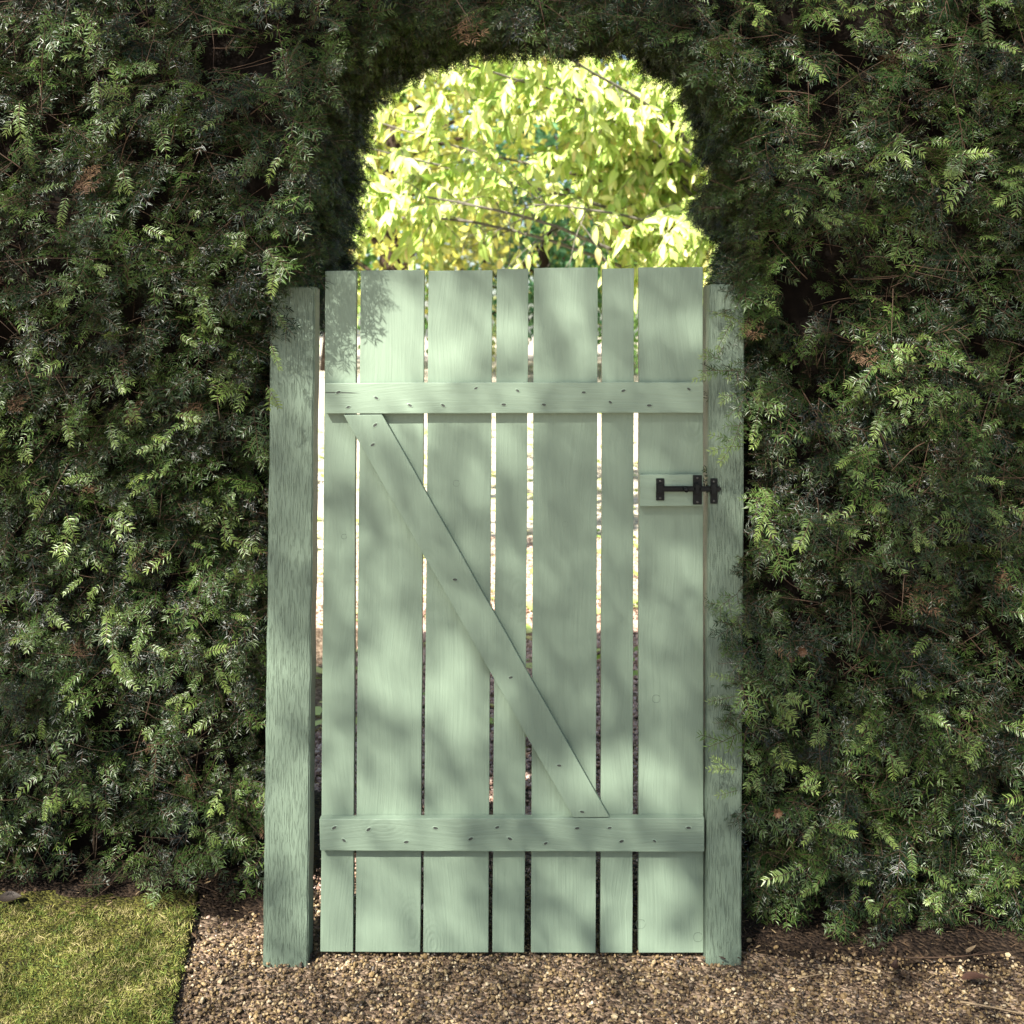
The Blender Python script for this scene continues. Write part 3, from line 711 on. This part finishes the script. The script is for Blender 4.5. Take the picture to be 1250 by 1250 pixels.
tag(scatter('lawn_grass', np.stack([x, y, z], 1)[k], np.stack([g.normal(0, .6, m), g.normal(0, .6, m), g.uniform(0, 6.28, m)], 1)[k], g.uniform(.5, 1.2, m)[k], g.integers(0, 6, m)[k], TF),
    'short yellowish green grass and moss on the lawn', 'grass')
# needle litter on the soil
t0 = Tri(); t0.tube([(-.5, 0, 0), (0, .06, .03), (.5, 0, 0)], .035, .02, 4)
t1 = Tri(); t1.add([(-.5, -.09, 0), (0, -.14, .05), (.5, 0, 0), (0, .14, .05), (-.5, .09, 0)], [(0, 1, 4), (1, 3, 4), (1, 2, 3)])
t2 = Tri(); t2.tube([(-.5, 0, 0), (-.1, -.05, .05), (.3, .12, .02), (.55, .1, .04)], .05, .02, 4)
LT = [q.mesh('litter', M_litter) for q in (t0, t1, t2)]
m = 4600; x = np.where(g.random(m) < .36, g.uniform(-1.7, -.56, m), g.uniform(.5, 1.8, m))
y = np.where(x < 0, g.uniform(.06, .55, m), -.14 + g.random(m) ** 1.1 * .6); z = np.where((x < 0) | (y > -.06), .020, .011) + g.uniform(-.004, .008, m)
y[:500] = g.uniform(-.4, -.05, 500); x[:500] = g.uniform(-.6, 1.4, 500); z[:500] = .010
tag(scatter('needle_litter', np.stack([x, y, z], 1), np.stack([g.normal(0, .3, m), g.normal(0, .3, m), g.uniform(0, 6.28, m)], 1), g.uniform(.008, .022, m), g.integers(0, 3, m), LT),
    'dry brown needles and bark scraps strewn on the soil', 'litter')
def fallen(name, px, py, L, wd, rz, mat, label, curl=.3, cat='leaf', z=.03, tilt=0):
    t = Tri(); n = 9; s = np.linspace(0, 1, n); wv = wd * np.sin(np.pi * s ** .8) * .5
    c = np.stack([(s - .5) * L, .08 * L * np.sin(s * 3), curl * L * (s - .5) ** 2], 1)
    a = c + np.stack([0 * s, wv, wv * .5], 1); b = c + np.stack([0 * s, -wv, wv * .5], 1); V = np.concatenate([a, c, b]); F = []
    for i in range(n - 1):
        for o_ in (0, n): F += [(o_ + i, o_ + n + i, o_ + n + i + 1), (o_ + i, o_ + n + i + 1, o_ + i + 1)]
    t.add(V, F); p = gpt(px, py, z); o = link(name, t.mesh(name, mat), None, None, p); o.rotation_euler = (tilt, 0, rz); tag(o, label, cat)
def fallen_twig(px, py, L, r, rz, label, mat=M_pale_twig, z=.016):
    t = Tri(); p = stem_curve((-L / 2, 0, 0), (1, .1, .05), L, 8, 0, g, UPZ * 0); p[:, 2] *= .3; t.tube(p, r, r * .5, 6)
    q = p[5]; t.tube([q, q + np.array([L * .12, L * .07, .004])], r * .6, r * .3, 5)
    o = link('twig', t.mesh('twig', mat), None, None, gpt(px, py, z)); o.rotation_euler = (0, 0, rz); tag(o, label, 'twig')
M_dry = simple('dry_brown_leaf', (0.03, 0.014, 0.008), .6, 0, .3, 60); M_dry2 = simple('dull_brown_leaf', (0.045, 0.02, 0.011), .7, 0, .3, 60)
M_dry3 = simple('greyish_dry_leaf', (0.024, 0.016, 0.010), .7, 0, .35, 60)
fallen('fallen_leaf', 1094, 1182, .05, .018, R(70), M_dry, 'curled reddish brown leaf lying on the soil at right', .9, z=.028)
fallen('fallen_leaf', 1192, 1196, .075, .030, R(5), M_dry2, 'flat dark brown leaf near the right edge of the soil', .1, z=.028)
fallen('fallen_leaf', 1186, 1161, .05, .012, R(40), M_pale_twig, 'narrow pale grey leaf under the right part of the hedge', .5, z=.032)
fallen('fallen_leaf', 12, 1098, .06, .03, R(15), M_dry3, 'broad brown leaf at the far left edge behind the lawn', .5, z=.04, tilt=.5)
fallen_twig(1210, 1233, .13, .0026, R(-28), 'pale bent twig on the gravel in the lower right corner')
fallen_twig(990, 1193, .065, .002, R(5), 'short straw-coloured twig on the gravel right of the post')
fallen_twig(1058, 1186, .055, .002, R(-40), 'small pale twig left of the curled reddish leaf', z=.02)
fallen_twig(1175, 1176, .26, .0022, R(-10), 'long thin brown twig lying on the soil under the hedge', M_twig, z=.03)
fallen_twig(1020, 1163, .06, .0016, R(35), 'thin dark twig at the foot of the hedge near the right post', M_twig, z=.03)

# ================================================================== trees beyond the gate
def leaf_mesh(name, L, W, g, mat, fold=.3, bend=.35):
    n = 6; s = np.linspace(0, 1, n); w_ = W * .5 * np.sin(np.pi * s ** .85) ** .8; w_[0] = W * .03; w_[-1] = 0.0005
    c = np.stack([s * L, 0 * s, -bend * L * s ** 2], 1); e = g.uniform(.8, 1.2)
    a = c + np.stack([0 * s, w_ * e, w_ * fold], 1); b = c + np.stack([0 * s, -w_, w_ * fold], 1); V = np.concatenate([a, c, b]); F = []
    for i in range(n - 1):
        for o_ in (0, n): F += [(o_ + i, o_ + n + i, o_ + n + i + 1), (o_ + i, o_ + n + i + 1, o_ + i + 1)]
    return mesh_np(name, V, F, mat, True)
YT = empty('yellowing_tree', (1.9, 4.6, 0)); tag(YT, 'tree with drooping yellow-green autumn leaves filling the arch above the gate', 'tree')
YL = Vector(YT.location)
LV = [leaf_mesh('leaf', g.uniform(.07, .13), g.uniform(.032, .05), g, M_yleaf, g.uniform(.1, .6), g.uniform(-.1, .8)) for _ in range(8)]
t = Tri(); tp = stem_curve((0, 0, -.05), (-.1, 0, 1), 3.4, 14, 0, g, UPZ * 0); t.tube(tp, 0, 0, 12, None, np.concatenate([[.16], np.linspace(.11, .05, 14)])); link('trunk', t.mesh('trunk', M_grey_bark), None, YT)
lp, ld = [], []
def limb(p0, d0, L, r, droop):
    t = Tri(); p = stem_curve(p0, d0, L, 14, droop, g, UPZ); t.tube(p, r, r * .25, 7); tws = []
    for j in range(34):
        i = int(g.integers(3, 15)); q0 = p[i]; tdir = p[min(i + 1, 14)] - p[i - 1]; tdir /= np.linalg.norm(tdir)
        dd = tdir * .5 + g.normal(0, .6, 3) + np.array([0, 0, -.1]); dd /= np.linalg.norm(dd); l2 = g.uniform(.25, .7)
        q = stem_curve(q0, dd, l2, 6, .6, g, UPZ); t.tube(q, .004, .0015, 4)
        for k_ in range(int(l2 * 60)):
            u = g.uniform(.1, 1) * 6; ii = min(int(u), 5); lp.append(q[ii] + (q[ii + 1] - q[ii]) * (u - ii)); ld.append((q[ii + 1] - q[ii]) / np.linalg.norm(q[ii + 1] - q[ii]))
    link('branch', t.mesh('branch', M_grey_bark), None, YT)
base = np.array(YL)
for (hx, hy, hz), tgt in (((0, 0, 1.9), (-2.9, -.5, 2.45)), ((0, 0, 2.1), (-2.5, -1.0, 2.9)), ((0, 0, 2.3), (-2.7, .3, 3.1)), ((0, 0, 2.5), (-1.9, -.9, 3.6)), ((0, 0, 2.0), (-1.4, -.9, 2.55)), ((0, 0, 2.2), (-1.2, .4, 2.8)),
                          ((0, 0, 2.6), (-2.4, -.4, 3.9)), ((0, 0, 2.6), (-.6, -.7, 3.8)), ((0, 0, 2.2), (.9, .3, 3.0)), ((0, 0, 2.7), (.6, 1.0, 3.8)), ((0, 0, 2.4), (-1.2, 1.3, 3.3)), ((0, 0, 2.9), (-1.4, .2, 4.4)), ((0, 0, 2.0), (-.6, -.8, 2.3)), ((0, 0, 2.1), (-3.1, .2, 2.75)), ((0, 0, 2.4), (-3.3, -.3, 3.2)), ((0, 0, 2.6), (-3.1, .5, 3.6)), ((0, 0, 2.4), (-2.0, .5, 3.3)), ((0, 0, 2.3), (-1.6, -.2, 3.15)), ((0, 0, 1.9), (-3.4, -.4, 2.2)), ((0, 0, 2.5), (-2.3, -.9, 3.3)), ((0, 0, 2.5), (-1.0, -.9, 3.2)), ((0, 0, 2.7), (-2.9, .1, 4.1))):
    i = int(hz / 3.4 * 14); h = tp[min(i, 14)]; v = np.array(tgt) - h; L = np.linalg.norm(v); limb(h, v / L + np.array([0, 0, .22]), L * 1.12, .017, .45)
lp = np.array(lp); ld = np.array(ld)
wl = lp + base; kl = ~((wl[:, 0] > -.35) & (wl[:, 0] < .6) & (wl[:, 2] < 2.42 - .25 * np.abs(wl[:, 0] - .08)) & (g.random(len(wl)) < .93))   # thin at the underside
lp, ld = lp[kl], ld[kl]; n = len(lp); print('yellow leaves', n)
dd = ld * .5 + g.normal(0, .45, (n, 3)) + np.array([0, -.15, -.75]); up = g.normal(0, .5, (n, 3)) + np.array([-.2, -.7, .6])
eu = frame_euler(dd, up); sc = g.uniform(.55, 1.2, n); pk = g.integers(0, 8, n)
wp = lp + base; D = wp[:, 1] + CD; sx = 625 + wp[:, 0] / D * FP; sy = HZ - (wp[:, 2] - CH) / D * FP
vis = (sx > 430) & (sx < 885) & (sy > 70) & (sy < 330); order = np.argsort(np.where(vis, D, 99)); top = order[:300]; rest = order[300:]
for i in top:
    o = link('leaf', LV[pk[i]], None, YT, Vector(lp[i])); o.rotation_euler = [float(v) for v in eu[i]]; s_ = float(sc[i]); o.scale = (s_, s_, s_)
scatter('foliage', lp[rest], eu[rest], sc[rest], pk[rest], LV, YT)

def far_tree(name, x, y, h, rx, mat, label, nl, size, cat='tree', low=.12, cone=False, seed=1):
    gg = np.random.default_rng(seed); z0 = float(terrain(x, y)); o = empty(name, (x, y, z0)); tag(o, label, cat)
    t = Tri(); p = stem_curve((0, 0, -.1), (0, 0, 1), h * .85, 10, 0, gg, UPZ * 0); t.tube(p, h * .03, h * .006, 8)
    for i in range(14):
        j = int(gg.integers(2, 9)); a = gg.uniform(0, 6.28); t.tube(stem_curve(p[j], (math.cos(a), math.sin(a), .5), rx * .8, 5, .1, gg, UPZ), h * .008, h * .002, 5)
    link('trunk', t.mesh('trunk', M_bark), None, o)
    # clumps of leaf-sized faces
    nc = 90; cz = low + (1 - low) * gg.random(nc); a = gg.uniform(0, 6.28, nc); rad = rx * (1.0 - cz * .9 if cone else np.sqrt(np.clip(1 - (2 * (cz - low) / (1 - low) - .9) ** 2 * .8, .05, 1)))
    rr = rad * np.sqrt(gg.uniform(.25, 1, nc)); C = np.stack([rr * np.cos(a), rr * np.sin(a), cz * h], 1)
    ci = gg.integers(0, nc, nl); cs = gg.uniform(.10, .24, nc) * rx
    p = C[ci] + gg.normal(0, 1, (nl, 3)) * cs[ci][:, None] * np.array([1, 1, .75])
    d = gg.normal(0, 1, (nl, 3)) + np.array([0, 0, -.3]); d /= np.linalg.norm(d, axis=1)[:, None]; s_ = np.cross(d, gg.normal(0, 1, (nl, 3))); s_ /= np.linalg.norm(s_, axis=1)[:, None]
    L = gg.uniform(.6, 1.2, nl)[:, None] * size
    V = np.stack([p, p + d * L * .5 + s_ * L * .28, p + d * L, p + d * L * .5 - s_ * L * .28], 1).reshape(-1, 3); b = np.arange(nl)[:, None] * 4
    me = mesh_np('crown', V, np.concatenate([b + np.array([0, 1, 2]), b + np.array([0, 2, 3])]), None, False)
    if isinstance(mat, list):
        for q in mat: me.materials.append(q)
    else: me.materials.append(mat)
    tag(link('crown', me, None, o), kind='stuff')
    return o
def tonal(name, a, b, c):
    m, n, bs = newmat(name); ge = nn(n, 'ShaderNodeNewGeometry')
    cc = ramp(n, [(0, a), (.5, b), (1, c)], ge.outputs['Random Per Island']).outputs[0]; n.links.new(cc, bs.inputs['Base Color']); bs.inputs['Roughness'].default_value = .5
    t = nn(n, 'ShaderNodeBsdfTranslucent'); n.links.new(cc, t.inputs[0]); mx = nn(n, 'ShaderNodeMixShader'); mx.inputs[0].default_value = .3
    n.links.new(bs.outputs[0], mx.inputs[1]); n.links.new(t.outputs[0], mx.inputs[2]); n.links.new(mx.outputs[0], n.nodes['Material Output'].inputs[0]); return m
T_blue = tonal('blue_green_crown', (.05, .15, .07), (.10, .27, .12), (.20, .38, .16)); T_mid = tonal('mid_green_crown', (.08, .19, .05), (.17, .33, .08), (.30, .44, .11))
T_pale = tonal('pale_crown', (.2, .27, .09), (.34, .38, .15), (.45, .45, .2)); T_yel = tonal('yellow_crown', (.24, .3, .04), (.4, .42, .07), (.5, .45, .1)); T_sh = tonal('shade_crown', (.05, .1, .03), (.08, .14, .035), (.12, .18, .04))
far_tree('evergreen_tree', -3.0, 15.5, 7.5, 2.4, T_mid, 'mid green tree far behind at the left side of the arch', 7000, .20, seed=3)
far_tree('evergreen_tree', .55, 15.0, 4.6, 1.5, T_blue, 'blue-green evergreen seen low behind the middle of the gate', 7000, .16, low=.16, seed=4)
far_tree('evergreen_tree', 3.1, 14.5, 5.2, 2.3, T_mid, 'bright green bushy tree far behind on the right of the arch', 8000, .17, low=.08, seed=5)
far_tree('pale_shrub', -.55, 12.2, 3.5, .55, T_pale, 'pale slender shrub behind the gate left of centre', 2600, .10, 'shrub', low=.15, seed=6)
far_tree('yellow_tree', 1.0, 21.0, 10.5, 4.5, T_yel, 'tall sunlit yellow tree farthest back behind the arch', 9000, .30, low=.15, seed=7)
far_tree('leafy_tree', -6.5, 19.0, 9.0, 3.6, T_mid, 'broad green tree at the back, left of the mid green tree', 6000, .28, seed=8)
far_tree('leafy_tree', 7.0, 18.5, 9.0, 3.6, T_yel, 'broad yellow-green tree at the back right, beyond the bushy tree', 6000, .28, seed=9)
far_tree('lime_tree', -1.6, 11.0, 6.6, 1.9, T_yel, 'lime green tree behind the left half of the arch', 9000, .15, low=.3, seed=12)
# leaves fallen on the sunny ground beyond
FL = [leaf_mesh('fallen_leaf', .10, .055, g, M_yleaf, .2, -.1) for _ in range(3)]
m = 1800; x = g.uniform(-2.4, 2.4, m); y = g.uniform(1.2, 12, m)
tag(scatter('fallen_leaves', np.stack([x, y, terrain(x, y) + .012], 1), np.stack([g.normal(0, .2, m), g.normal(0, .2, m), g.uniform(0, 6.28, m)], 1), g.uniform(.7, 1.2, m), g.integers(0, 3, m), FL),
    'yellow and orange leaves fallen on the path beyond the gate', 'leaves')

# ================================================================== the tree behind the viewer whose crown dapples the gate
def shade_tree():
    gg = np.random.default_rng(5); s = np.array(SUN_TO); c = np.array([0, 0, 1.1]) + s * 8.5
    o = empty('shade_tree', (c[0] - 1.2, c[1] - .8, 0)); b = np.array(o.location); tag(o, 'leafy tree behind the viewpoint casting dappled shade on the gate', 'tree')
    t = Tri(); p = stem_curve((0, 0, -.1), (.1, .08, 1), c[2] * .62, 12, 0, gg, UPZ * 0); t.tube(p, .2, .08, 10)
    for i in range(30):
        j = int(gg.integers(5, 12)); a = gg.uniform(0, 6.28); t.tube(stem_curve(p[j], (math.cos(a), math.sin(a), .5), gg.uniform(1, 2.6), 8, .2, gg, UPZ), .022, .004, 5)
    link('trunk', t.mesh('trunk', M_bark), None, o)
    nl = 70000; nc = 3000
    C = c - b + gg.normal(0, 1, (nc, 3)) * np.array([1.7, 1.15, 1.15]); ci = gg.integers(0, nc, nl); q = C[ci] + gg.normal(0, .16, (nl, 3))
    # openings in the crown, where the photograph's patches of sun come through
    wq = q + b; tt = wq[:, 1] / s[1]; hx = wq[:, 0] - s[0] * tt; hz = wq[:, 2] - s[2] * tt
    keep = np.where(np.abs(hx) > .62, .30 * (.1 + 1.8 * n1(hx * 3, hz * 3) ** 1.5), .56); keep = np.where((hx > .6) & (hz > 1.2),   .34 * (.2 + 1.6 * n1(hx * 3, hz * 3)), keep); keep = np.where(hz < .05, .36, keep)
    for gx_, gz_, rx_, rz_, am in ((-.20, 1.48, .18, .18, .95), (-.36, 1.42, .14, .16, .9), (-.30, .70, .12, .10, .97), (-.14, .66, .10, .14, .97), (.02, 1.42, .06, .08, .8), (-.30, .45, .08, .1, .7), (.08, .42, .24, .07, .6), (.14, 1.57, .08, .10, .7), (.38, .42, .12, .08, .6), (-.56, .62, .06, .25, .9), (-.9, -.08, .5, .3, .6), (.0, .1, .7, .13, .5), (-.57, .2, .1, .25, .5)):
        keep *= 1 - am * np.exp(-((hx - gx_) / rx_) ** 2 - ((hz - gz_) / rz_) ** 2)
    q = q[gg.random(nl) < keep]; nl = len(q)
    d = gg.normal(0, 1, (nl, 3)); d /= np.linalg.norm(d, axis=1)[:, None]; w_ = np.cross(d, gg.normal(0, 1, (nl, 3))); w_ /= np.linalg.norm(w_, axis=1)[:, None]; L = gg.uniform(.05, .09, nl)[:, None]
    V = np.stack([q, q + d * L * .5 + w_ * L * .28, q + d * L, q + d * L * .5 - w_ * L * .28], 1).reshape(-1, 3); k = np.arange(nl)[:, None] * 4
    tag(link('crown', mesh_np('crown', V, np.concatenate([k + np.array([0, 1, 2]), k + np.array([0, 2, 3])]), T_sh, False), None, o), kind='stuff')
shade_tree()
